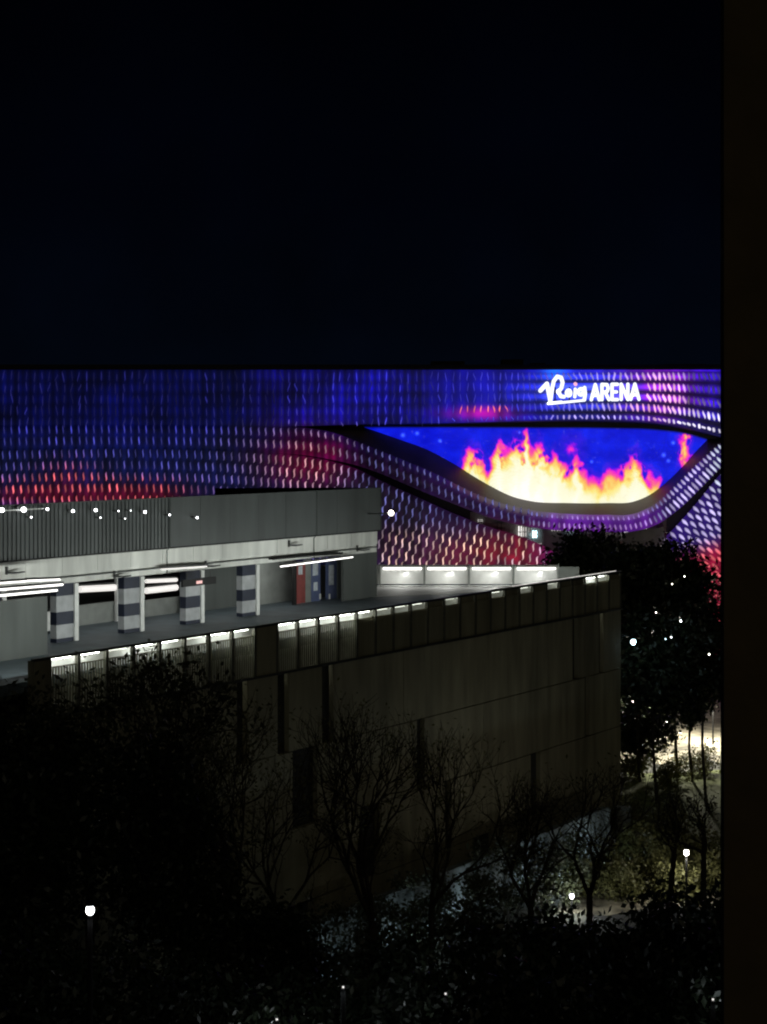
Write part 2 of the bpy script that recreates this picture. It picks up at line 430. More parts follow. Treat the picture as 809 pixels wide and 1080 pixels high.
# --- video screen
cell = 0.8
nx = int((746-384)/cell); sx = np.linspace(384.3, 745.7, nx); nv = 104
ft = crv([(380,560),(476,545),(482,500),(488,485),(493,474),(499,472),(505,478),(511,489),(515,492),(519,484),(524,474),(529,466),(534,476),(539,473),(544,463),(549,467),(555,455),(558,468),(563,473),(569,464),(574,470),(579,482),(587,474),(594,488),(599,492),(604,488),(610,480),(615,497),(623,501),(632,509),(639,500),(651,497),(661,488),(669,480),(675,489),(682,499),(690,503),(696,508),(700,535),(760,560)])
mb = MB(); Xg = np.zeros((nv+1, nx)); Yg = np.zeros((nv+1, nx))
for r in range(nv+1):
    t = r/nv; yy = S_top(sx)+(np.maximum(S_bot(sx), S_top(sx)+.1)-S_top(sx))*t
    Xg[r] = sx; Yg[r] = yy
    for i in range(nx): mb.v.append(P(sx[i], yy[i], YS))
for r in range(nv):
    for i in range(nx-1):
        a = r*nx+i; mb.f.append((a, a+1, a+nx+1, a+nx)); mb.m.append(0)
X, Yv = Xg.ravel(), Yg.ravel()
wx = X+(fbm(X/10, Yv/11, 5, 3)-.5)*13; wy = Yv+(fbm(X/7, Yv/12, 6, 3)-.5)*16
d = wy-ft(wx)
side = 13-np.abs(wx-(722+ (490-Yv)*.06))*2.4-np.maximum(459-Yv, 0)*4+(fbm(X/4, Yv/9, 8)-.5)*14
d = np.maximum(d, side*0.95)
wisp = 5-np.hypot((X-603)/5, (Yv-474)/6)*5; d = np.maximum(d, wisp*.8+(fbm(X/3,Yv/3,4)-.5)*6-1.5)
holes = (fbm(X/8, Yv/13, 71)-.60)*90*np.clip(1-(Yv-490)/30, 0, 1); d = np.where(d > 0, d-np.clip(holes, 0, 14), d)
holes = G(X, Yv, 663, 512, 5, 10)*11+G(X,Yv,515,500,3,9)*9+G(X,Yv,684,512,4,5)*9; d = d-holes
stops = np.array([-5,-2,1.5,6,11,16,24,60.]);
cr_ = np.array([(0.02,0.05,0.90),(0.35,0.05,0.92),(0.95,0.12,0.85),(1.0,0.36,0.62),(1.0,0.74,0.38),(1.0,0.92,0.52),(1.0,0.99,0.84),(1.05,1.04,1.0)])
c = np.stack([np.interp(d, stops, cr_[:, k]) for k in range(3)], 1)
bgw = (d < -3.5)
nb = fbm(X/14, Yv/10, 15); sp = fbm(X/2.5, Yv/2.5, 16, 2)
bg = np.stack([0.01+.05*nb, 0.03+.12*nb+.25*np.clip(sp-.74,0,1)*3, 0.74+.24*nb], 1)
bg[:, 0] += np.clip(sp-.76, 0, 1)*3*.4+.25*np.exp(-((d+6)/5)**2)*nb
for (a, b_, r_) in ((425,459,2.2),(464,465,1.8),(548,456,1.2),(710,467,2.0),(624,487,1.6),(700,480,2.5),(705,486,2),(440,457,2)):
    bg += (np.exp(-((X-a)**2+(Yv-b_)**2)/r_**2)*.45)[:, None]*np.array((.6,.8,.8))
bl = sst(d, -4.5, -1.5)[:, None]; c = bg*(1-bl)+c*bl
led = 0.93+0.07*np.sign(np.sin(X*3.9)*np.sin(Yv*3.9)); c *= led[:, None]
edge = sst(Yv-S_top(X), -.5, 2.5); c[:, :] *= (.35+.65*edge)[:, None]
MSCR = colmat('video screen leds', 1.15, sample=True, base=0.02)
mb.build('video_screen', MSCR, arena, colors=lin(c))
# shell top coping, roof
mb = MB(); mb.box(*[P(-140,0,YA)[0], P(900,0,YA)[0]], YA-.35, YA+1.0, P(0,TOPY,YA)[2], P(0,TOPY-2.2,YA)[2])
mb.build('coping', M['black'], arena)
mb = MB(); x0, x1 = P(-140,0,YA)[0], P(900,0,YA)[0]
mb.box(x0+1, x1-1, YA+3.5, YA+90, 0, P(0,392,YA)[2]); mb.box(x0+1, x1-1, YA+10, YA+60, P(0,392,YA)[2], P(0,384.5,YA+10)[2]); mb.build('shell', M['arenadark'], arena)
# roof edge machinery silhouettes
for (a, b_, hh) in ((455,490,7),(530,552,9),(560,575,5),(700,745,4),(310,335,3)):
    xa, xb = P(a,0,YA+25)[0], P(b_,0,YA+25)[0]
    mb = MB()
    mb.box(xa, xb, YA+25, YA+29, P(0,392,YA)[2]-.1, P(0,388-hh,YA+25)[2])
    mb.box(xa+.4, xb-.8, YA+24.6, YA+25, P(0,392,YA)[2], P(0,388-hh*.6,YA+25)[2])
    mb.build('roof_plant', M['black'], arena)
# lobby recess between the bands
mb = MB()
xa, xb = P(470,0,YA+3)[0], P(735,0,YA+3)[0]
mb.box(xa, xb, YA+2.6, YA+3.0, 0.2, P(0,541,YA)[2])
for q in range(14):
    xx = xa+(xb-xa)*q/13
    mb.box(xx-.12, xx+.12, YA+2.4, YA+2.6, 0.2, P(0,549,YA)[2])
mb.box(xa, xb, YA+2.3, YA+2.58, P(0,584,YA)[2]-.2, P(0,584,YA)[2]+.2)
mb.build('lobby_wall', M['lobby'], arena)
for (a, b_, y0, y1, m) in ((504,509,548,550,'tubedim'),(520,533,552,562,'lobby'),(547,550,555,567,'tube'),(551.5,555,556,566,'tubedim'),(558,560,557,561,'tubedim'),(562,566,560,567,'lampcyan'),(582,585,557,560,'tubedim'),(588,591,555,560,'tubedim'),(600,604,553,559,'lampcyan'),(656,662,556,565,'tube'),(679,682,555,558,'tubedim'),(567,571,573,575,'tubedim'),(618,622,557,560,'tubedim'),(637,640,558,561,'tubedim')):
    mb = MB(); A = P(a,y0,YA+2.2); B = P(b_,y1,YA+2.2)
    mb.box(A[0], B[0], YA+2.15, YA+2.28, B[2], A[2]); 
    fr = mb.build('window', M[m], arena)
    mb = MB(); w = B[0]-A[0]
    for q in range(1, 3): mb.box(A[0]+w*q/3-.05, A[0]+w*q/3+.05, YA+2.05, YA+2.14, B[2]-.1, A[2]+.1)
    mb.box(A[0], B[0], YA+2.06, YA+2.13, (A[2]+B[2])/2-.05, (A[2]+B[2])/2+.05)
    mb.build('mullion', M['darkmetal'], fr)
mb = MB()   # smooth grey panel where the band turns up
mb.quad(P(655,562,YA+.5), P(700,556,YA+.2), P(703,590,YA+.2), P(662,592,YA+.5)); mb.build('lobby_panel', M['lobby'], arena)

# --- sign
sign = empty('facade_sign', P(622, 426, YA-1.2), 'glowing white ROIG ARENA lettering on top of the arena facade above the video screen', 'sign')
MSIGN = emis('sign white', (0.90, 0.95, 1.0), 1.35)
MSIGNP = emis('sign pink', (1.0, 0.45, 0.62), 1.1)
MSIDE = emis('sign halo return', (0.35, 0.5, 1.0), 0.55)
def stroke(lines, wpx, name, m=None, Y=YA-1.5):
    mb = MB()
    for ln in lines:
        wd = wpx
        if not isinstance(ln[0], (tuple, list)): wd = ln[0]; ln = ln[1:]
        pts = [((560+a/6.22), (385+b/6.22)) for a, b in ln]
        for i in range(len(pts)-1):
            (ax, ay), (bx, by) = pts[i], pts[i+1]
            L = math.hypot(bx-ax, by-ay); ux, uy = (bx-ax)/L, (by-ay)/L; h = wd/2
            for dY, sc, mi in ((0, 1.0, 0),):
                poly = []
                for q in range(6):
                    a = math.pi/2+math.pi*q/5; poly.append((ax+h*(ux*math.cos(a)-uy*math.sin(a)), ay+h*(uy*math.cos(a)+ux*math.sin(a))))
                for q in range(6):
                    a = -math.pi/2+math.pi*q/5; poly.append((bx+h*(ux*math.cos(a)-uy*math.sin(a)), by+h*(uy*math.cos(a)+ux*math.sin(a))))
                b0 = len(mb.v); n = len(poly); off = 0.004*(i % 3)
                for x_, y_ in poly: mb.v.append(P(x_, y_, Y-off))
                for x_, y_ in poly: mb.v.append(P(x_, y_, Y+.5))
                mb.f.append(tuple(b0+q for q in range(n))); mb.m.append(0)
                for q in range(n): mb.f.append((b0+q, b0+(q+1) % n, b0+n+(q+1) % n, b0+n+q)); mb.m.append(1)
    return mb.build(name, [m or MSIGN, MSIDE], sign)
stroke([[(62,168),(105,122),(128,236)]], 4.4, 'logo_flag')
stroke([[(128,236),(140,150),(150,105),(172,75),(198,82),(208,115),(200,150),(178,178)],[(178,170),(196,205),(216,208)]], 4.0, 'script_letter')
def ring(cx, cy, r, ry=None, n=12): return [(cx+r*math.cos(2*math.pi*i/n), cy+(ry or r)*math.sin(2*math.pi*i/n)) for i in range(n+1)]
stroke([ring(247,183,14,19)], 3.6, 'script_letter')
stroke([[(291,158),(288,208)]], 3.4, 'script_letter')
stroke([[(291,124),(293,126)]], 4.0, 'letter_dot', MSIGNP)
stroke([ring(328,176,16,20), [(352,148),(356,190),(350,228)]], 3.8, 'script_letter')
stroke([[2.6,(112,254),(180,248),(260,240),(350,231)],[2.4,(115,250),(200,240)]], 2.6, 'underline')
def letter(ch, x, w):
    y0, y1 = 128, 228
    up = -(x-385)*0.012
    D = {'A': [[(x,y1),(x+w*.5,y0),(x+w,y1)],[(x+w*.22,y1-30),(x+w*.78,y1-30)]],
         'R': [[(x,y1),(x,y0),(x+w*.7,y0+2),(x+w*.85,y0+25),(x+w*.7,y0+48),(x,y0+52)],[(x+w*.45,y0+52),(x+w*.95,y1)]],
         'E': [[(x+w*.85,y0),(x,y0),(x,y1),(x+w*.85,y1)],[(x,(y0+y1)/2),(x+w*.7,(y0+y1)/2)]],
         'N': [[(x,y1),(x,y0),(x+w,y1),(x+w,y0)]]}[ch]
    stroke([[(a, b+up) for a, b in l] for l in D], 3.5, 'letter')
for ch, x, w in (('A',396,52),('R',466,48),('E',532,42),('N',592,44),('A',655,54)): letter(ch, x, w)
for q in (585, 600, 640, 660):
    mb = MB(); mb.box(P(q,0,YA)[0]-.06, P(q,0,YA)[0]+.06, YA-1.0, YA, P(0,424,YA)[2], P(0,408,YA)[2])
    mb.build('bracket', M['darkmetal'], sign)

# ================================================================== CAR PARK
zdeck = H-11.4; ztop = H-10.3; PR = 58.0; PB = 67.9
sL = S(-70, PR); sR = S(655, PR)
park = empty('car_park', W((sL+sR)/2, PR+10, 0), 'multi storey concrete car park with a lit top deck standing in front of the arena', 'car park')
# body
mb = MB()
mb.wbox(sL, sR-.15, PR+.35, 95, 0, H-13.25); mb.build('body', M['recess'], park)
mb = MB(); mb.wbox(sL, sR-.1, PR+.6, 95, zdeck-.5, zdeck); mb.build('deck', M['deck'], park)
tiers = [(H-13.06, H-17.5), (H-17.57, H-21.8), (H-21.87, H-26.05), (H-26.12, 0.0)]
rec = {0: [(250,261),(293,305),(340,352),(604,610),(632,637)],
       1: [(186,214),(309,335),(440,448),(617,622),(150,160)],
       2: [(230,250),(470,476),(380,400),(560,570)], 3: [(500,520),(300,330)]}
for k, (za, zb) in enumerate(tiers):
    mb = MB(); prev = sL
    edges = sorted(rec[k])
    spans = []
    for a, b_ in edges:
        sa, sb_ = S(a, PR), S(b_, PR); spans.append((prev, sa)); prev = sb_
    spans.append((prev, sR))
    for a, b_ in spans:
        n = max(1, int((b_-a)/6.5)); 
        for q in range(n):
            e0 = a+(b_-a)*q/n; e1 = a+(b_-a)*(q+1)/n
            mb.wbox(e0+.015, e1-.015, PR+rng.random()*.025, PR+.34, zb, za)
    mb.build('wall_panel', M['precast'], park)
mb = MB()     # far return wall
mb.wbox(sR-.12, sR, PR+.36, 95, 0, H-10.9); mb.build('wall_panel', M['precast'], park)
# front parapet
mb = MB(); mb.wbox(S(35,PR), sR, PR-.06, PR+.14, ztop-.12, ztop); mb.wbox(S(35,PR), sR, PR-.05, PR+.12, ztop-2.85, ztop-2.72)
mb.build('handrail', M['darkmetal'], park)
mb = MB(); mb.wbox(S(520,PR), sR-.02, PR-.05, PR+.13, ztop+.003, ztop+.045); mb.build('painted_lit_edge', M['white'], park)  # white strip paints the lit top of the rail
mb = MB(); mb.wbox(S(545,PR), sR-.2, PR+.3, PR+.36, ztop+.0, ztop+.05); mb.build('lamp_tube', M['tubedim'], park)  # glowing strip behind it draws the same lit rail line
s0 = S(53, PR); nb_ = 31; pitch = (sR-s0)/nb_
mp = MB()
for i in range(nb_+1):
    mp = MB(); mp.wbox(s0+i*pitch-.09, s0+i*pitch+.09, PR-.0, PR+.2, ztop-2.715, ztop-.122)
    mp.build('rail_post', M['railpost'], park)
mb = MB(); mb.wbox(S(53,PR), sR-.2, PR+1.0, PR+1.15, ztop-2.9, ztop-.25); mb.build('upstand', M['white'], park)
bay_off = {7, 8, 18, 17, 20, 22, 24, 26, 25}
solid = {8}
brdim = {}
for i in range(nb_):
    a, b_ = s0+i*pitch+.13, s0+(i+1)*pitch-.13
    mb = MB()
    if i in solid or i >= nb_-1 and False:
        mb.wbox(a, b_, PR, PR+.08, ztop-2.72, ztop-.12); mb.build('solid_panel', M['precast'], park); continue
    n = 9
    for q in range(n):
        c0 = a+(b_-a)*(q+.5)/n; mb.wbox(c0-.045, c0+.045, PR+.02, PR+.07, ztop-2.72, ztop-.50)
    mb.wbox(a, b_, PR+.0, PR+.09, ztop-.56, ztop-.50)
    if i >= 13:
        top = ztop-.58 if i in (13, 14, 15, 16, 18, 21, 23, 25, 28, 29) else ztop-.125
        mb.wbox(a, b_, PR+.10, PR+.13, ztop-2.7, top)
    mb.build('slat_panel', M['slat'] if i < 13 else M['precast'], park)
# lamps fixed under the handrail, one to a bay
WASH = {0: M['wash'], 1: emis('rail lamp diffuser mid', (0.95,1.0,.86), 3.2), 2: emis('rail lamp diffuser weak', (.95,1,.85), 1.6)}
for i in range(nb_):
    if i in solid: continue
    a, b_ = s0+i*pitch+.2, s0+(i+1)*pitch-.2
    lev = 0 if i < 14 else (2 if i in bay_off else 1)
    if i in (27, 28, 29): lev = 0
    if i in (2, 5): lev = 1
    mb = MB(); mb.wbox(a, b_, PR+.36, PR+.46, ztop-.22, ztop-.14)
    mb.build('lamp_tube', WASH[lev], park)
# left end of the parapet, plain concrete and the gap behind
mb = MB(); mb.wbox(S(36,PR), S(53,PR), PR-.02, PR+.4, ztop-2.9, ztop-.12); mb.build('pier', M['precast'], park)
mb = MB(); mb.wbox(sL, S(35,PR), PR+3.2, PR+3.5, ztop-3.4, ztop-.75); mb.build('stair_wall', M['lightwall'], park)

# covered structure on the deck
sB = S(398, PB)
zbb, zbt, zct = H-8.2, H-6.76, H-3.8
mb = MB()
a = sL-4
joints = [sL-4]+[sL-4+k*5.65*0.5 for k in range(1, 40)]
joints = [j for j in joints if j < sB]+[sB]
for i in range(len(joints)-1):
    mb.wbox(joints[i]+.012, joints[i+1]-.012, PB-rng.random()*.02, PB+.6, zbb+.55, zbt)
mb.wbox(sL-4, sB-.02, PB+.05, PB+.6, zbb, zbb+.54)
mb.build('beam', M['beam'], park)
mb = MB(); mb.wbox(sL-4, sB-.03, PB+.6, 92, zbb+.3, zbt-.05); mb.build('roof_slab', M['lightwall'], park)
# ribbed cladding
mb = MB(); q = sL-4
sRib = S(172, PB)
while q < sRib:
    e = min(q+.32, sB)
    mb.wbox(q, e-.13, PB-.26, PB-.02, zbt+.10, zct); mb.wbox(e-.13, e, PB-.19, PB-.02, zbt+.10, zct); q += .32
while q < sB-.05:
    e = min(q+2.9, sB); mb.wbox(q+.008, e-.008, PB-.26-rng.random()*.015, PB-.02, zbt+.10, zct); q += 2.9
mb.wbox(sL-4, sB+.02, PB-.34, PB+.1, zct+.003, zct+.05)
mb.wbox(sB+.003, sB+.05, PB-.30, PB+.6, zbt+.10, zct)
mb.build('cladding', M['clad'], park)
mb = MB(); mb.wbox(sL-4, sB-.01, PB-.20, PB+.0, zbt+.003, zbt+.097); mb.build('drip_edge', M['black'], park)
mb = MB(); mb.wbox(sL-4, sB-.3, PB+.1, 91, zbt+.1, zbt+.3); mb.build('roof', M['black'], park)
pk = 69.0
mb = MB(); mb.box8([W(S(256,pk),pk,zbt+.3),W(S(388,pk),pk,zbt+.3),W(S(388,pk)-1,pk+3,zbt+.3),W(S(256,pk)+1,pk+3,zbt+.3),
                    W(S(256,pk),pk,Zp(256,516,pk)),W(S(388,pk),pk,Zp(388,514.5,pk)),W(S(388,pk)-1,pk+3,Zp(388,514.5,pk)),W(S(256,pk)+1,pk+3,Zp(256,516,pk))])
mb.build('rooftop_unit', M['black'], park)
# columns
cs = [S(61, PB), ]
c0 = S(61, PB); c3 = S(257, PB); stp_ = (c3-c0)/3
for i in range(-1, 4):
    s_ = c0+stp_*i
    mb = MB(); mb.wbox(s_, s_+1.35, PB+.1, PB+.55, zdeck, zbb); col = mb.build('column', M['colgrey'], park)
    h = zbb-zdeck
    for (u0, u1) in ((.0,.07),(.30,.52),(.79,1.0)):
        mb = MB(); mb.wbox(s_-.004, s_+1.354, PB+.092, PB+.554, zdeck+h*u0+.002, zdeck+h*u1-.002); mb.build('painted_band', M['navy'], col)
    mb = MB(); mb.wbox(s_+1.36, s_+1.66, PB+.0, PB+.3, zdeck, zbb-.05); mb.build('corner_post', M['white'], col)
# back walls
def pwall(xa, xb, y0, y1, p, name, m, th=.2, par=None, atx=None):
    """wall piece in plane p between pixel columns, heights given at the middle"""
    xm = atx if atx is not None else (xa+xb)/2
    z1, z0 = Zp(xm, y0, p), Zp(xm, y1, p)
    mb = MB(); mb.wbox(S(xa,p), S(xb,p), p, p+th, max(z0, zdeck), z1); return mb.build(name, m, par or park)
PK = 73.0
pwall(55, 123, 638, 665, PK, 'back_wall', M['lightwall'])
pwall(153, 193, 631, 660, PK, 'back_wall', M['lightwall'])
pwall(193.5, 262, 590, 660, PK-.6, 'back_wall', M['greywall'])
pwall(262.5, 311, 590, 660, PK-1.2, 'back_wall', M['lightwall'])
pwall(123.5, 131, 600, 662, PK-.3, 'post', M['white'])
pwall(132, 152, 595, 662, PK+.5, 'back_wall', M['greywall'])
pwall(50, 60, 645, 665, PK-1.5, 'back_wall', M['white'])
mb = MB(); mb.wbox(S(-20,PK), S(270,PK), PK+4, PK+4.2, zdeck, zbb); mb.build('back_wall', M['black'], park)
pd = 70.2
pwall(310.5, 313, 588, 650, pd-.5, 'door_jamb', M['black'])
pwall(313.2, 322, 594, 650, pd, 'notice_panel', M['door_red'])
pwall(322.2, 328, 590, 650, pd, 'back_wall', M['lightwall'])
dr = pwall(328.2, 338, 592, 650, pd, 'door', M['door_blue'])
pwall(330, 335.5, 594, 607, pd-.03, 'poster', M['poster'], .02, dr)
pwall(331, 335, 614, 623, pd-.03, 'poster', M['poster'], .02, dr)
pwall(315, 319, 597, 606, pd-.03, 'poster', M['poster'], .02)
pwall(338.2, 345.5, 598, 650, pd+1.2, 'doorway', M['black'])
def handle(px, par):
    mb = MB(); z = Zp(px, 629, pd); s_ = S(px, pd); mb.wbox(s_-.05, s_+.05, pd-.09, pd-.012, z-.18, z+.18); mb.build('handle', M['white'], par)
handle(337, dr)
dr = pwall(345.8, 356, 592, 650, pd, 'door', M['door_blue'])
handle(347, dr)
pwall(347, 352, 596, 617, pd-.03, 'poster', M['poster'], .02, dr)
pwall(356.3, 362, 590, 650, pd-.1, 'back_wall', M['greywall'])
pwall(362.3, 397.6, 580, 650, 68.6, 'back_wall', M['greywall'])
pwall(-60, 50, 629, 700, 64.9, 'side_wall', M['greywall'], .25, atx=50)
for q in (175, 330):
    s_ = S(q, PB); mb = MB(); mb.tube([W(s_, PB-.34, zct+.02), W(s_, PB-.34, zbt+.15), W(s_, PB-.09, zbt-.1), W(s_, PB-.09, zbb+.02)], .03, 6)
    mb.build('downpipe', M['greywall'], park)
mb = MB(); mb.tube([W(S(60,PB), PB-.07, zbb+.35), W(S(396,PB), PB-.07, zbb+.35)], .035, 6); mb.build('conduit', M['clad'], park)
# things fixed under the canopy
def tube_light(xa, ya, xb, yb, p, label, th=.05, dark=True, m='tube', light=0):
    a = W(S(xa,p), p, Zp(xa,ya,p)); b_ = W(S(xb,p), p, Zp(xb,yb,p))
    mid = [(a[i]+b_[i])/2 for i in range(3)]
    r = empty('tube_light', mid, label, 'light fitting', 'tube lights on the car park deck')
    mb = MB(); mb.tube([a, b_], th, 8); mb.build('tube', M[m], r)
    mb = MB()
    sa, sb_ = S(xa,p), S(xb,p)
    mb.box8([W(sa,p-.1,a[2]+th),W(sb_,p-.1,b_[2]+th),W(sb_,p+.1,b_[2]+th),W(sa,p+.1,a[2]+th),W(sa,p-.1,a[2]+th+.1),W(sb_,p-.1,b_[2]+th+.1),W(sb_,p+.1,b_[2]+th+.1),W(sa,p+.1,a[2]+th+.1)])
    mb.build('housing', M['darkmetal'], r)
    return r
tube_light(-20, 616.5, 27, 613, 66, 'highest of the three bright tube lights at the left edge of the deck')
tube_light(27.5, 612.6, 38+25, 611.2, 66, 'short bright tube at the right end of the topmost strip light row')
tube_light(-20, 623.5, 66, 616.5, 65.4, 'long middle tube light above the plain grey side wall', .06)
tube_light(-20, 630, 60, 622.5, 64.8, 'lowest tube light along the top of the plain grey side wall', .06)
tube_light(84, 621.5, 122, 619.5, 72.9, 'tube light over the black opening between the first two striped columns', .2, m='tubedim')
tube_light(154, 613, 186, 611.5, 72.9, 'upper of the paired tubes between the second and third striped columns', .13, m='tubedim')
tube_light(154, 623, 186, 619.5, 72.9, 'lower of the paired tubes between the second and third striped columns', .2, m='tubedim')
tube_light(170, 600.5, 218, 597.5, 67.6, 'slim pipe like tube light along the beam above the third striped column', .05, m='tubedim')
tube_light(296, 597.5, 372, 587.5, 67.6, 'bright tube light above the blue doors', .05)
mb = MB(); p = 67.5; mb.box8([W(S(288,p),p,Zp(288,590.5,p)),W(S(362,p),p,Zp(362,584,p)),W(S(362,p),p+.35,Zp(362,584,p)),W(S(288,p),p+.35,Zp(288,590.5,p)),
    W(S(288,p),p,Zp(288,589,p)),W(S(362,p),p,Zp(362,582.5,p)),W(S(362,p),p+.35,Zp(362,582.5,p)),W(S(288,p),p+.35,Zp(288,589,p))])
mb.build('door_canopy', M['black'], park)
# hanging direction display
g = empty('hanging_display', W(S(210,66.5),66.5,Zp(210,618,66.5)), 'small black hanging display with a red mark beside the third striped column', 'sign')
mb = MB(); p = 66.5; mb.wbox(S(193,p), S(228,p), p, p+.15, Zp(210,617.5,p), Zp(210,610,p)); mb.build('panel', M['black'], g)
mb = MB(); mb.wbox(S(207,p), S(213,p), p-.03, p-.005, Zp(210,615.5,p), Zp(210,612.5,p)); mb.build('indicator', M['reddot'], g)
mb = MB()
for q in (198, 223): mb.tube([W(S(q,p),p+.07,Zp(210,610,p)), W(S(q,p),p+.07,zbb+.02)], .03, 6)
mb.build('hanger', M['darkmetal'], g)
# unlit bracket arms on the beam
for i, (qx, qy, lab) in enumerate(((6,604,'black bracket arm on the beam above the left tube lights'),(120,608,'black bracket arm on the beam above the second striped column'),(216,597,'black bracket arm on the beam above the third striped column'),(304,575,'black bracket arm high on the beam above the doorway'),(376,580,'black bracket arm on the beam near its right end'))):
    p = PB; z = Zp(qx,qy,p); s_ = S(qx,p)
    r = empty('bracket_arm', W(s_,p,z), lab, 'bracket', 'bracket arms on the beam')
    mb = MB(); mb.wbox(s_-.06, s_+.06, p-.12, p-.03, z-.1, z+.32); mb.build('plate', M['darkmetal'], r)
    mb = MB(); mb.tube([W(s_,p-.12,z),W(s_+.4,p-.35,z-.02),W(s_+1.0,p-.4,z-.0)], [.06,.06,.04], 6); mb.build('arm', M['darkmetal'], r)
# floodlights along the cladding top
spots = [(2,538,.17,1),(25,537.5,.19,1),(50,537,.10,1),(77,539,.11,1),(101,538,.12,1),(153,540,.11,1),(179,543,.07,1),(208,546,.09,1),(33,545.5,.06,0),(106,546,.05,0),(125,539,.05,0),(132,547,.04,0),(138,538.5,.04,0)]
fl_desc = ['large bright floodlight at the left edge on top of the ribbed cladding','largest floodlight on the ribbed cladding, second from the left edge','small bluish floodlight right of the two biggest ones on the cladding','white floodlight fourth from the left along the cladding top','bright round floodlight just left of the middle of the cladding row','white floodlight alone in the wide gap right of the cladding row middle','tiny dim floodlight second from the right on the cladding','rightmost small floodlight on the smooth grey cladding','tiny lamp hanging under the second floodlight on the cladding','tiny lamp under the bright middle floodlight','pin point lamp right of the bright middle floodlight on the cladding edge','lowest pin point lamp on the ribbed cladding','pin point lamp between the middle floodlight and the lone white one']
for (qx, qy, r_, big), lab in zip(spots, fl_desc):
    p = PB-.75; z = Zp(qx,qy,p); s_ = S(qx,p)
    o = empty('floodlight', W(s_,p,z), lab, 'floodlight', 'floodlights along the cladding')
    mb = MB(); mb.ball(W(s_,p,z), r_*.72, .95, 12, 8); mb.build('lens', M['lampwhite'], o, smooth=True)
    mb = MB(); mb.tube([W(s_,p+.12,z),W(s_,PB-.3,z+.02)], .035, 6); mb.wbox(s_-r_, s_+r_, p+.1+r_, p+.16+r_, z-r_, z+r_); mb.build('housing', M['darkmetal'], o)
mb = MB(); p = PB-.55; mb.wbox(S(-20,p), S(50,p), p, p+.05, Zp(25,538,p), Zp(25,537,p)); tag(mb.build('cable_tray', M['white']), 'thin white conduit joining the floodlights at the left edge', 'conduit')
# lone floodlight on the right end of the block
o = empty('floodlight', P(412.5,541,112), 'lone bright floodlight on a short arm off the right end of the grey block', 'floodlight')
mb = MB(); mb.ball(P(412.5,541,112), .17, 1, 12, 8); mb.build('lens', M['lampwarm'], o, smooth=True)
mb = MB(); mb.tube([P(412.5,541,112.2), P(405,541.5,114), W(sB+.05,PB+1,Zp(398,541,PB+1))], .05, 6); mb.build('arm', M['darkmetal'], o)

# far parapet of the open deck with light panels
YF = 135.0; zf = zdeck
def fx(px): return P(px,0,YF)[0]
mb = MB(); mb.box(fx(390), fx(588), YF, YF+.2, zf+.1, P(0,596,YF)[2]); mb.build('far_parapet', M['white'], park)
mb = MB(); mb.box(fx(588.3), fx(611), YF-.0, YF+.2, zf-.3, P(0,598,YF)[2]); mb.build('far_parapet', M['lightwall'], park)
mb = MB(); mb.box(fx(390), fx(600), YF-1.6, YF-1.5, P(0,618.5,YF)[2], P(0,616.6,YF)[2]); mb.build('kerb_rail', M['darkmetal'], park)
mb = MB(); mb.box(fx(390), fx(600), YF-1.9, YF-1.62, P(0,621,YF)[2], P(0,619,YF)[2]); mb.build('kerb', M['white'], park)
mb = MB(); z_ = zdeck
mb.v += [W(sB+.3, 68.6, z_+.004), W(S(655,PR)-1, PR+1, z_+.004), (fx(611), YF-.1, z_+.004), (fx(385), YF-.1, z_+.004)]; mb.f.append((0,1,2,3)); mb.m.append(0)
mb.build('deck_floor', M['white'], park)
for i in range(5):
    x_ = fx(400.5+47*i); mb = MB(); mb.box(x_-.07, x_+.07, YF-.25, YF-.02, zf, P(0,595,YF)[2]); mb.build('post', M['lightwall'], park)
labs = ['leftmost of the four glowing parapet lights beyond the grey block','second glowing parapet light from the grey block','third glowing parapet light from the grey block','rightmost glowing parapet light, nearest the black tree']
for i in range(4):
    a, b_ = fx(404+47*i), fx(444.5+47*i)
    o = empty('parapet_light', ((a+b_)/2, YF-.3, P(0,601,YF)[2]), labs[i], 'light fitting', 'parapet lights on the far edge of the deck')
    mb = MB(); z1, z0 = P(0,598,YF)[2], P(0,600.6,YF)[2]; mb.tube([(a,YF-.3,(z0+z1)/2),(b_,YF-.3,(z0+z1)/2)], (z1-z0)/2, 8); mb.build('tube', M['tube'], o)
    mb = MB(); mb.box(a-.1, b_+.1, YF-.42, YF-.02, z1+.01, z1+.07); mb.build('housing', M['lightwall'], o)

# ------------------------------------------------------------------ light sources of the lamps, plus added deck fill
def area(name, loc, direction, sx_, sy_, power, color=(1,1,1), parent=None, spread=None):
    l = bpy.data.lights.new(name, 'AREA'); l.shape = 'RECTANGLE'; l.size = sx_; l.size_y = sy_; l.energy = power; l.color = color
    o = bpy.data.objects.new(name, l); COL.objects.link(o)
    z = -Vector(direction).normalized(); xax = Vector((DS, DC, 0))
    xax = (xax-z*xax.dot(z)).normalized(); y_ = z.cross(xax)
    R = Matrix((xax, y_, z)).transposed().to_4x4()
    off = wloc(parent) if parent else Vector()
    o.matrix_world = Matrix.Translation(Vector(loc)-off) @ R
    if parent: o.parent = parent
    return o
def point(name, loc, power, color=(1,1,1), r=.15, parent=None):
    l = bpy.data.lights.new(name, 'POINT'); l.energy = power; l.color = color; l.shadow_soft_size = r
    o = bpy.data.objects.new(name, l); COL.objects.link(o); off = wloc(parent) if parent else Vector()
    o.location = Vector(loc)-off
    if parent: o.parent = parent
    return o
inw = Vector(W(0,1,0))
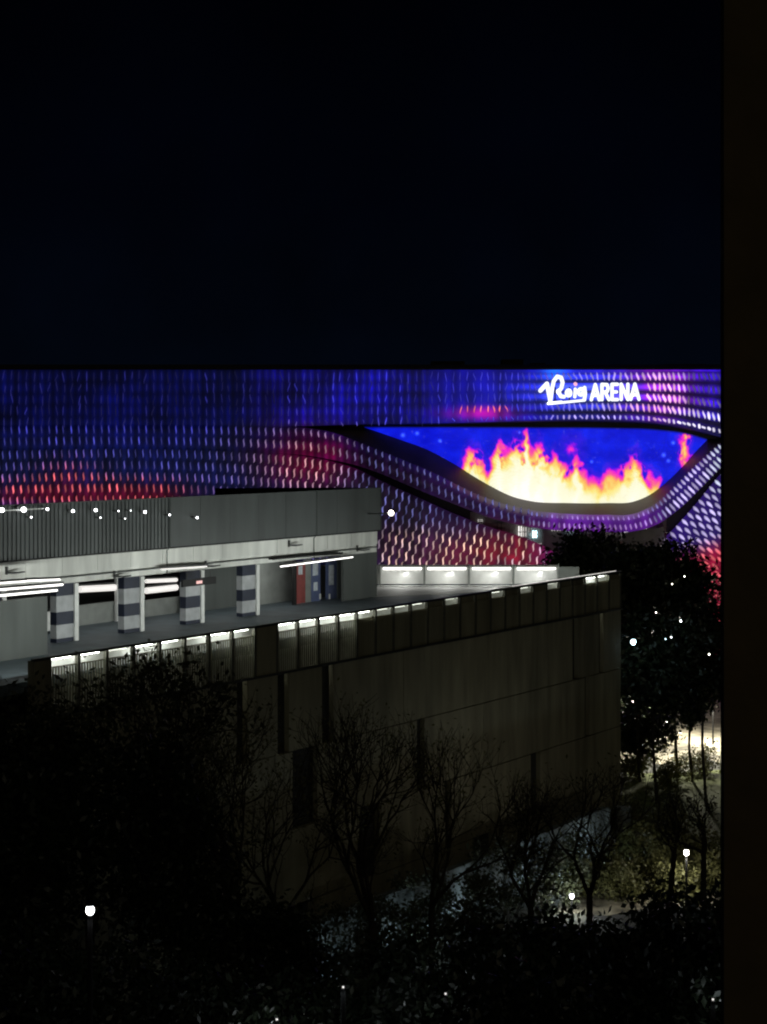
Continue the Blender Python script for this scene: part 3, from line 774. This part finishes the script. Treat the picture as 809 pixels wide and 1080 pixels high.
for q in range(6):  # unseen area lights added behind the upstand to brighten beam and cladding
    s_ = sL+3+(sR-sL-6)*(q+.5)/6
    pw = 330 if q < 4 else 110
    area('deck_fill_light', W(s_, PR+1.4, ztop-.2), (inw.x, inw.y, .75), 9, .12, pw, (.95,1,.95), park)
for q in range(5):   # tubes in the covered bay
    s_ = c0-3+q*stp_+3.8
    area('bay_tube_light', W(s_, PB+2.2, zbb-.15), (0,0,-1), 3.5, .15, 30, (1,1,.97), park)
for i in range(4):
    area('parapet_lamp_light', (fx(424+47*i), YF-.5, P(0,600,YF)[2]), (0,-.5,-1), 2.8, .15, 34, (1,1,.95), park)
point('door_lamp_light', W(S(330,67.5),67.0,Zp(330,600,67.5)), 18, (1,1,.95), .3, park)

# ================================================================== GROUND
def sheet(name, pts, z, m, kind='structure'):
    mb = MB(); mb.v = [(x_, y_, z) for x_, y_ in pts]; mb.f = [tuple(range(len(pts)))]; mb.m = [0]
    return tag(mb.build(name, m, loc=(0,0,0)), kind=kind)
sheet('ground', [(-900,-60),(900,-60),(900,2500),(-900,2500)], 0, M['ground'])
def gp(px, py): q = P(px,py,29*F/(py-HY)); return (q[0], q[1])
road = [gp(560,1075), gp(900,1075), gp(900,905), gp(655,905)]
sheet('road', road, .004, M['asphalt'])
pv = [gp(x_, 806+5*math.sin(x_*.09)+3*math.sin(x_*.31)+2*math.sin(x_*.83)) for x_ in range(630, 790, 4)]+[(60,165),(60,205),gp(560,728),gp(560,800)]
sheet('pavement', pv, .008, M['paving'])
sheet('path', [gp(585,962),gp(640,966),gp(700,955),gp(800,958),gp(800,938),gp(660,935),gp(600,930)], .012, M['paving'])
lw = [gp(640,925),gp(660,815),gp(700,816),gp(760,812),gp(900,815),gp(900,925)]
sheet('lawn', lw, .016, M['lawn'])
# hills at the horizon
mb = MB(); n = 160; base = []
for i in range(n+1):
    x_ = -900+1800*i/n; hgt = 26+28*noise.noise(Vector((x_*.004, 3, 0)))+6*noise.noise(Vector((x_*.03, 8, 0)))
    mb.v.append((x_, 1500, -5)); mb.v.append((x_, 1500+30, max(hgt, 8)))
for i in range(n): mb.f.append((2*i, 2*i+2, 2*i+3, 2*i+1)); mb.m.append(0)
tag(mb.build('hills', M['hill']), kind='structure')
# low boundary wall lit blue along the base of the car park
mb = MB()
sa = S(255, 54)
mb.wbox(sa+5, S(640,54), 54, 54.3, 0, 3.3); mb.wbox(sa+5, S(640,54), 53.9, 54.4, 3.303, 3.4)
q = sa+5
while q < S(640,54): mb.wbox(q, q+.4, 53.85, 53.995, 0, 3.3); q += 3.6
tag(mb.build('boundary_wall', M['lowwall']), 'long pale boundary wall lit cold blue at the foot of the car park', 'wall')
# wall of the photographer's own building
mb = MB(); xw = (760-CX)/F*6.0
xw = (760-CX)/F*6.06
mb.box(xw, 5.0, 6.0, 6.06, 0, 44)
for q in range(9): mb.box(xw+.55+q*.0, 5.0, 5.985, 5.998, q*4.4+.02, q*4.4+4.38)
tag(mb.build('building_wall', M['plaster'], loc=(xw,6.2,0)), 'dark brown rendered wall of the near building filling the right edge', 'wall')

# ================================================================== TREES
def leaves(mb, centers, rad, n, size, sq=(1,1,1)):
    centers = np.array(centers, float); k = rng.integers(0, len(centers), n)
    pos = centers[k]+rng.normal(size=(n,3))*rad*np.array(sq)
    u = rng.normal(size=(n,3)); u /= np.linalg.norm(u,axis=1)[:,None]
    v = rng.normal(size=(n,3)); v -= u*(v*u).sum(1)[:,None]; v /= np.linalg.norm(v,axis=1)[:,None]
    sc = size*(.5+rng.random(n))[:,None]
    a = pos-u*sc; b_ = pos+v*sc*.45; c_ = pos+u*sc; d_ = pos-v*sc*.45
    base = len(mb.v)
    vv = np.stack([a,b_,c_,d_],1).reshape(-1,3)
    mb.v += list(map(tuple, vv.tolist())); mb.f += [(base+4*i,base+4*i+1,base+4*i+2,base+4*i+3) for i in range(n)]; mb.m += [0]*n
def crown_tree(name, px, py, Y, rx, rz, n, size, label, m='leafblack', clumps=70, group=None, crad=.18):
    c = Vector(P(px,py,Y)); o = empty(name, (c.x, Y, 0), label, 'tree', group)
    cl = []
    for i in range(clumps):
        d_ = Vector(rng.normal(size=3)); d_.normalize(); r = rng.random()**.45
        cl.append((c.x+d_.x*rx*r, Y+d_.y*rx*r, max(c.z+d_.z*rz*r, 1.0)))
    mb = MB(); leaves(mb, cl, rx*crad, n, size, (1,1,.8)); mb.build('crown', M[m], o)
    mb = MB(); base = max(c.z-rz*.5, 1.5)
    mb.tube([(c.x+.2,Y,0),(c.x-.1,Y,base*.5),(c.x,Y,base),(c.x+.1,Y,c.z+rz*.4)], [.13,.11,.09,.04], 7)
    for q in cl[::5]:
        mb.tube([(c.x,Y,base*.95),((c.x+q[0])/2,(Y+q[1])/2,(base+q[2])/2+.3),q], [.12,.08,.03], 5)
    mb.build('trunk', M['bark'], o); return o
def bare_tree(name, px, ytop, Y, label, spread=.42, depth=6, lv=900, m='leaf2', trunk=.14, group=None, lean=0, ysplit=None, lsize=.075):
    x0 = P(px,0,Y)[0]; ztop_ = P(px,ytop,Y)[2]
    o = empty(name, (x0,Y,0), label, 'tree', group); mb = MB(); tips = []
    zs = ztop_*.38 if ysplit is None else P(px,ysplit,Y)[2]
    def br(p, d_, L, r, k):
        n = 4; pts = [p]; rr = [r]
        for i in range(n):
            d_ = (d_+Vector(rng.normal(size=3))*.13).normalized(); d_.z += .05
            p = p+d_*L/n; pts.append(p); rr.append(r*(1-.38*(i+1)/n))
        mb.tube(pts, rr, 5 if k > 2 else 7, cap=False)
        if k <= 2: tips.extend([pts[2], pts[-1]])
        if k == 0: return
        for q in range(3 if k > 1 and rng.random() < .55 else 2):
            nd = (d_+Vector(rng.normal(size=3))*spread*1.0+Vector((0,0,.15))).normalized()
            br(p, nd, L*(.66+.22*rng.random()), r*.6, k-1)
            if rng.random() < .4: 
                nd = (d_+Vector(rng.normal(size=3))*spread*1.3).normalized(); br(pts[2], nd, L*.55, r*.4, max(k-2,0))
    trunk_top = Vector((x0+lean,Y,zs))
    mb.tube([(x0,Y,0),(x0+.1*lean,Y,zs*.5),tuple(trunk_top)], [trunk*1.4,trunk*1.1,trunk], 8)
    Lr = (ztop_-zs)/3.3
    for q in range(3): br(trunk_top, (Vector((0,0,1))+Vector(rng.normal(size=3))*.28).normalized(), Lr, trunk*.75, depth-1)
    mb.build('trunk', M['bark'], o)
    if lv and tips:
        l = MB(); leaves(l, [tuple(t) for t in tips], .25, lv, lsize); l.build('crown', M[m], o)
    return o
# black trees in front of the arena
crown_tree('dark_tree', 622, 612, 160, 4.0, 4.0, 15000, .26, 'broad black tree with a domed crown in front of the video screen', clumps=110)
crown_tree('dark_tree', 672, 625, 150, 3.6, 4.0, 12000, .26, 'black tree rising directly behind the far corner of the car park', clumps=90)
crown_tree('dark_tree', 712, 632, 152, 3.6, 4.4, 12000, .26, 'black tree crown below the red lit fins of the arena', clumps=90)
crown_tree('dark_tree', 742, 690, 140, 2.8, 3.9, 8000, .24, 'narrow black tree against the dark brown near wall', clumps=70)
crown_tree('dark_tree', 690, 700, 142, 3.4, 4.2, 10000, .24, 'low black tree with lamps showing through its crown', clumps=90)
crown_tree('dark_tree', 640, 720, 175, 5, 7, 9000, .3, 'tall black tree hidden behind the corner of the car park', clumps=90)
crown_tree('dark_tree', 728, 735, 150, 2.6, 2.6, 3500, .22, 'small ragged tree above the pale lit paving', clumps=40, crad=.14)
crown_tree('dark_tree', 676, 768, 152, 2.6, 2.4, 5000, .22, 'dark bushy tree low against the car park corner before the pale paving', clumps=50, crad=.16)
crown_tree('dark_tree', 235, 985, 60, 2.2, 1.8, 6000, .11, 'low dark tree at the foot of the wall, left of the forking tree', clumps=60, crad=.2)
crown_tree('dark_tree', 315, 1010, 60, 2.0, 1.5, 5000, .11, 'smallest dark tree below the olive leaved trees', clumps=50, crad=.2)
crown_tree('dark_tree', 190, 930, 62, 2.0, 2.6, 5000, .11, 'ragged dark tree to the right of the globe lamp', clumps=60, crad=.22)
# bare and thinly leaved trees before the car park wall
bare_tree('bare_tree', 393, 765, 70, 'tall nearly bare tree with dark forking branches before the middle of the wall', depth=6, lv=1100, m='leaf2', trunk=.16, ysplit=975)
bare_tree('bare_tree', 455, 790, 72, 'slender twiggy tree right of the tall forking one', depth=6, lv=700, trunk=.12, ysplit=960, spread=.36)
bare_tree('bare_tree', 560, 825, 74, 'bare spreading tree before the blue lit boundary wall', depth=6, lv=500, trunk=.13, ysplit=960, spread=.55)
bare_tree('bare_tree', 622, 815, 72, 'bare tree with fine twigs near the far corner of the car park', depth=6, lv=500, trunk=.13, ysplit=945, spread=.5)
bare_tree('bare_tree', 697, 835, 80, 'thin leaning tree beside the lit lawn', depth=5, lv=350, trunk=.12, ysplit=900, spread=.5, lean=.6)
bare_tree('bare_tree', 742, 838, 76, 'thin tree close to the dark brown near wall', depth=5, lv=450, trunk=.12, ysplit=900, spread=.5)
bare_tree('bare_tree', 300, 800, 70, 'low twiggy tree with olive leaves left of the forking tree', depth=6, lv=1600, trunk=.12, ysplit=985, spread=.45)
bare_tree('bare_tree', 240, 770, 68, 'sparse olive leaved tree before the left part of the wall', depth=6, lv=2200, trunk=.13, ysplit=980, spread=.5)
bare_tree('leafy_tree', 150, 700, 66, 'tall leafy tree whose top reaches the lit railing', depth=6, lv=2200, m='leaf', trunk=.16, ysplit=930, spread=.42, lsize=.13)
bare_tree('leafy_tree', 95, 745, 64, 'dense dark tree at the left with leaves across the railing', depth=6, lv=2600, m='leaf', trunk=.16, ysplit=930, spread=.45, lsize=.13)
bare_tree('leafy_tree', 8, 715, 62, 'leafy tree at the left edge before the lit stair wall', depth=5, lv=1500, m='leaf', trunk=.12, ysplit=930, spread=.4, lsize=.12)
crown_tree('dark_tree', 150, 880, 62, 2.5, 3.4, 5500, .14, 'bulky black evergreen standing left of the olive trees', clumps=90)
crown_tree('dark_tree', 60, 870, 60, 2.4, 3.8, 5500, .14, 'black evergreen behind the single bright street lamp', clumps=90)
crown_tree('dark_tree', -20, 900, 58, 2.4, 4.6, 6000, .16, 'black evergreen cut off by the left edge', clumps=70)
# foreground crowns
fg = [(500,1085,50,2.9,2.9,'round black crown in the foreground below the forking tree'),(610,1075,48,2.6,2.8,'round black crown in the foreground below the road lamp'),
      (700,1065,46,2.6,2.8,'black foreground crown below the lit lawn'),(790,1050,44,2.6,2.9,'black foreground crown at the lower right corner'),
      (420,1110,47,2.4,2.7,'black foreground crown just right of the bottom glints'),(330,1150,46,2.6,3.0,'thinner foreground crown with glints showing through'),
      (230,1150,46,2.6,3.2,'foreground crown low at the bottom left of centre'),(120,1130,45,2.6,3.2,'foreground crown below the bright street lamp'),(20,1120,44,2.6,3.4,'foreground crown at the lower left corner'),
      (560,1130,40,2.4,2.4,'nearest low black crown at the bottom centre right')]
for (a, b_, Y, rx, rz, lab) in fg:
    crown_tree('dark_tree', a, b_, Y, rx, rz, 15000, .11, lab, clumps=140, crad=.13)
# shrubs on the lawn
for i, (a, b_, Y, r, lab) in enumerate(((668,905,123,1.3,'rounded shrub on the lawn left of the path lamp'),(694,880,128,1.5,'rounded shrub in the middle of the lit lawn'),(745,895,122,1.6,'shrub at the right of the path lamp'),(682,942,116,1.2,'low shrub beside the pale path'),(615,962,113,1.2,'ragged shrub in front of the short road lamp'),(655,966,112,1.4,'broad shrub in front of the pale path'),(720,950,112,1.3,'shrub in front of the lit lantern post'),(700,915,120,1.2,'small shrub left of the lantern post'),(760,935,114,1.4,'shrub beside the near wall'),(672,822,152,1.3,'low shrub at the edge of the pale paving by the corner'),(705,826,150,1.2,'low shrub in the middle of the pale paving edge'),(738,820,153,1.4,'low shrub on the paving edge next to the near wall'),(655,880,131,1.1,'shrub tucked against the car park corner'),(640,935,117,1.0,'low shrub by the road at the corner'))):
    c = P(a,b_,Y); o = empty('shrub', (c[0],Y,0), lab, 'shrub', 'shrubs on the lawn')
    mb = MB(); leaves(mb, [(c[0]+rng.normal()*r*.6, Y+rng.normal()*r*.6, .4+abs(rng.normal())*r*.6) for _ in range(22)], r*.25, 2600, .12); mb.build('foliage', M['leaf2'], o)
    mb = MB()
    for q in range(5): mb.tube([(c[0],Y,0),(c[0]+rng.normal()*r*.4,Y+rng.normal()*r*.4,r)], [.05,.02], 5)
    mb.build('stem', M['bark'], o)

desc = ['leftmost','second','third','fourth','fifth','sixth','seventh','eighth','ninth','rightmost']
for i in range(10):
    qx = 285+36*i; b_ = W(S(qx,51.2),51.2,0); r = 1.3+rng.random()*.9
    o = empty('hedge_shrub', b_, desc[i]+' ragged shrub standing before the blue lit boundary wall', 'shrub', 'shrubs before the boundary wall')
    mb = MB(); leaves(mb, [(b_[0]+rng.normal()*r*.7, b_[1]+rng.normal()*r*.7, .5+rng.random()*r*2.2) for _ in range(26)], .3, 2600, .13); mb.build('foliage', M['leaf'], o)
    mb = MB()
    for q in range(6): mb.tube([(b_[0],b_[1],0),(b_[0]+rng.normal()*.4,b_[1]+rng.normal()*.4,1.4),(b_[0]+rng.normal()*.9,b_[1]+rng.normal()*.9,2.8)], [.06,.03,.01], 5)
    mb.build('stem', M['bark'], o)

# ================================================================== STREET LAMPS
def street_lamp(px, py, Y, r, power, lab, color=(1,.96,.86), m='lampwarm', arm=0, zbase=0):
    c = Vector(P(px,py,Y)); o = empty('street_lamp', (c.x+arm,Y,zbase), lab, 'street lamp', 'street lamps')
    mb = MB(); mb.ball(c, r, 1.15, 12, 8); mb.build('lantern', M[m], o, smooth=True)
    mb = MB()
    if arm: mb.tube([(c.x+arm,Y,zbase),(c.x+arm,Y,c.z+.3),(c.x+arm*.5,Y,c.z+r+.35),(c.x,Y,c.z+r+.1)], [.09,.06,.05,.05], 8)
    else: mb.tube([(c.x,Y,zbase),(c.x,Y,c.z-r*1.1)], [.09,.06], 8)
    mb.build('post', M['black'], o)
    mb = MB(); mb.tube([(c.x,Y,c.z+r*1.05),(c.x,Y,c.z+r*1.3),(c.x,Y,c.z+r*1.5)], [r*1.0,r*.9,.03], 10); mb.build('cap', M['darkmetal'], o)
    if power: point('lamp_light', (c.x, Y-.0, c.z-r*1.6), power, color, .2, o)
    return o
street_lamp(95,960,41.5,.10,7,'single bright white globe lamp among the black trees at lower left', (.95,.95,1), 'lampwhite')
street_lamp(724,899,110,.17,420,'lit lantern on a post beside the lawn at the right')
street_lamp(603,945,108,.14,260,'short lit lamp by the road at the corner of the car park', (.95,1,.95), 'lampwhite')
street_lamp(668,677,136,.20,50,'cold white lamp glowing in the black tree beside the car park corner', (.6,.9,1), 'lampcyan', arm=-1.2)
street_lamp(712,737,158,.08,8000,'slim lit lamp on a pole over the pale paving', (1,.95,.8))
street_lamp(752,742,168,.08,6000,'lit lamp over the pale paving next to the near wall', (1,.95,.8))
street_lamp(676,745,172,.08,6000,'lit lamp over the pale paving near the car park corner', (1,.95,.8))
def tree_gap_light(px, py, Y, r, lab, m):  # lights showing through the trees, hung on added caps and cables
    c = Vector(P(px,py,Y)); o = empty('tree_gap_light', tuple(c), lab, 'lantern', 'small lights showing through the black trees')
    mb = MB(); mb.ball(c, r, 1.2, 10, 7); mb.build('lens', M[m], o, smooth=True)
    mb = MB(); mb.tube([(c.x,Y,c.z+r*1.1),(c.x,Y,c.z+r*1.5),(c.x,Y,c.z+r*1.9)], [r*.9,r*.7,.02], 8); mb.tube([(c.x,Y,c.z+r*1.9),(c.x,Y+.2,c.z+1.6)], .015, 5); mb.build('cap', M['darkmetal'], o)
for a, b_, Y, r, lab, m in ((718,655,137,.15,'small lamp glinting high in the black trees at the right','lampwhite'),(708,672,137,.10,'tiny lamp just under the small high one in the black trees','lampwhite'),
       (709,616,146,.10,'tiny lamp near the top of the black trees','lampwarm'),(692,646,137,.09,'tiny warm lamp left of the small high one','lampwarm'),(748,690,134,.12,'tiny lamp low in the trees next to the near wall','lampwarm'),(722,608,146,.10,'topmost tiny lamp in the trees under the red fins','lampwarm'),(702,674,136,.08,'faint lamp left of the tiny pair in the black trees','lampcyan')):
    tree_gap_light(a,b_,Y,r*.48,lab,m)
# low blue-white wall lamps along the boundary wall
for i, qx in enumerate((300, 365, 430, 500, 575, 632)):
    p = 52.6; s_ = S(qx, p); b_ = W(s_, p, 0)
    o = empty('bollard_light', b_, ['bollard light farthest left by the blue lit boundary wall','second bollard light by the blue lit boundary wall','bollard light behind the tall forking tree','bollard light behind the bare spreading tree','bollard light near the corner of the boundary wall','last bollard light at the far end of the boundary wall'][i], 'bollard light', 'bollard lights along the boundary wall')
    mb = MB(); mb.tube([b_, W(s_,p,.75)], .08, 8); mb.build('post', M['darkmetal'], o)
    mb = MB(); mb.tube([W(s_,p,.75), W(s_,p,.9)], .075, 8); mb.build('lens', M['lampcyan'], o)
    mb = MB(); mb.tube([W(s_,p,.9), W(s_,p,.96)], .1, 8); mb.build('cap', M['darkmetal'], o)
    point('bollard_lamp_light', W(s_, p-.2, 1.1), (30 if i == 0 else 65), (.75,.92,1), .1, o)
# small lamps added at the foreground crowns to make the leaf glints
for (a, b_, Y, pw, lab) in ((292,1075,44.5,14,'small lamp added to make the leaf glints at bottom left of centre'),(362,1041,44,14,'small lamp added a little higher to make the bottom glints'),(470,1048,45.5,14,'small lamp added to make glints at the bottom centre crown'),(752,1054,42,5,'small lamp added to make glints at the lower right crown')):
    street_lamp(a,b_,Y,.028,pw*.7,lab,(.85,.95,1),'tubedim')
# lit litter box / utility cabinet at the corner
o = empty('utility_cabinet', (P(657,852,130)[0],130,0), 'pale utility cabinet at the foot of the car park corner', 'cabinet')
x_ = P(657,852,130)[0]
mb = MB(); mb.box(x_-.5, x_+.5, 129.6, 130.1, .1, 2.0); mb.build('body', M['lowwall'], o)
mb = MB(); mb.box(x_-.55, x_+.55, 129.5, 130.15, 2.0, 2.1); mb.box(x_-.42, x_-.02, 129.56, 129.598, .3, 1.8); mb.box(x_+.02, x_+.42, 129.56, 129.598, .3, 1.8); mb.build('door', M['lightwall'], o)

# ================================================================== WORLD, SUN, CAMERA
w = bpy.data.worlds.new('World'); scn.world = w; w.use_nodes = True
nt = w.node_tree; bgN = nt.nodes['Background']
sky = nt.nodes.new('ShaderNodeTexSky'); sky.sky_type = 'NISHITA'; sky.sun_disc = False
sky.sun_elevation = math.radians(1.0); sky.sun_rotation = math.radians(200); sky.air_density = 1.2; sky.dust_density = 1.0; sky.ozone_density = 3
tcw = nt.nodes.new('ShaderNodeTexCoord'); sep = nt.nodes.new('ShaderNodeSeparateXYZ'); nt.links.new(tcw.outputs['Generated'], sep.inputs[0])
rw = nt.nodes.new('ShaderNodeValToRGB'); cr = rw.color_ramp
cr.elements[0].position = 0.0; cr.elements[0].color = (.0007,.0017,.0040,1); cr.elements[1].position = .30; cr.elements[1].color = (.00004,.00008,.0004,1)
e = cr.elements.new(.05); e.color = (.0005,.0013,.0034,1); e = cr.elements.new(.13); e.color = (.0002,.0005,.0018,1)
nt.links.new(sep.outputs[2], rw.inputs[0])
nz = nt.nodes.new('ShaderNodeTexNoise'); nz.inputs['Scale'].default_value = 9; nz.inputs['Detail'].default_value = 5; nt.links.new(tcw.outputs['Generated'], nz.inputs['Vector'])
mr = nt.nodes.new('ShaderNodeMapRange'); mr.inputs[3].default_value = .2; mr.inputs[4].default_value = 2.1; nt.links.new(nz.outputs[0], mr.inputs[0])
vm = nt.nodes.new('ShaderNodeVectorMath'); vm.operation = 'SCALE'; nt.links.new(rw.outputs[0], vm.inputs[0]); nt.links.new(mr.outputs[0], vm.inputs['Scale'])
bgN.inputs['Strength'].default_value = 0.00015
nt.links.new(sky.outputs[0], bgN.inputs['Color'])
bg2 = nt.nodes.new('ShaderNodeBackground'); nt.links.new(vm.outputs[0], bg2.inputs['Color']); bg2.inputs['Strength'].default_value = 1.0
ad = nt.nodes.new('ShaderNodeAddShader'); nt.links.new(bgN.outputs[0], ad.inputs[0]); nt.links.new(bg2.outputs[0], ad.inputs[1]); nt.links.new(ad.outputs[0], nt.nodes['World Output'].inputs['Surface'])
sl = bpy.data.lights.new('skyglow_fill', 'SUN'); sl.energy = 0.055; sl.angle = math.radians(30); sl.color = (1, .91, .66)  # weak warm sun added as city skyglow fill, there is no moon
so = bpy.data.objects.new('skyglow_fill', sl); COL.objects.link(so)
so.rotation_euler = Vector((-.35, 1, -.55)).to_track_quat('-Z', 'Y').to_euler()
so.location = (0, -20, 60)
cam = bpy.data.cameras.new('camera'); co = bpy.data.objects.new('camera', cam); COL.objects.link(co)
co.location = (0, 0, H); co.rotation_euler = (math.radians(90), 0, 0)
cam.sensor_fit = 'HORIZONTAL'; cam.sensor_width = 36; cam.lens = 36*F/809; cam.shift_y = -(540-HY)/809
cam.clip_start = .1; cam.clip_end = 5000
scn.camera = co
scn.cycles.filter_width = 2.1
scn.view_settings.view_transform = 'Standard'; scn.view_settings.look = 'None'; scn.view_settings.exposure = 0
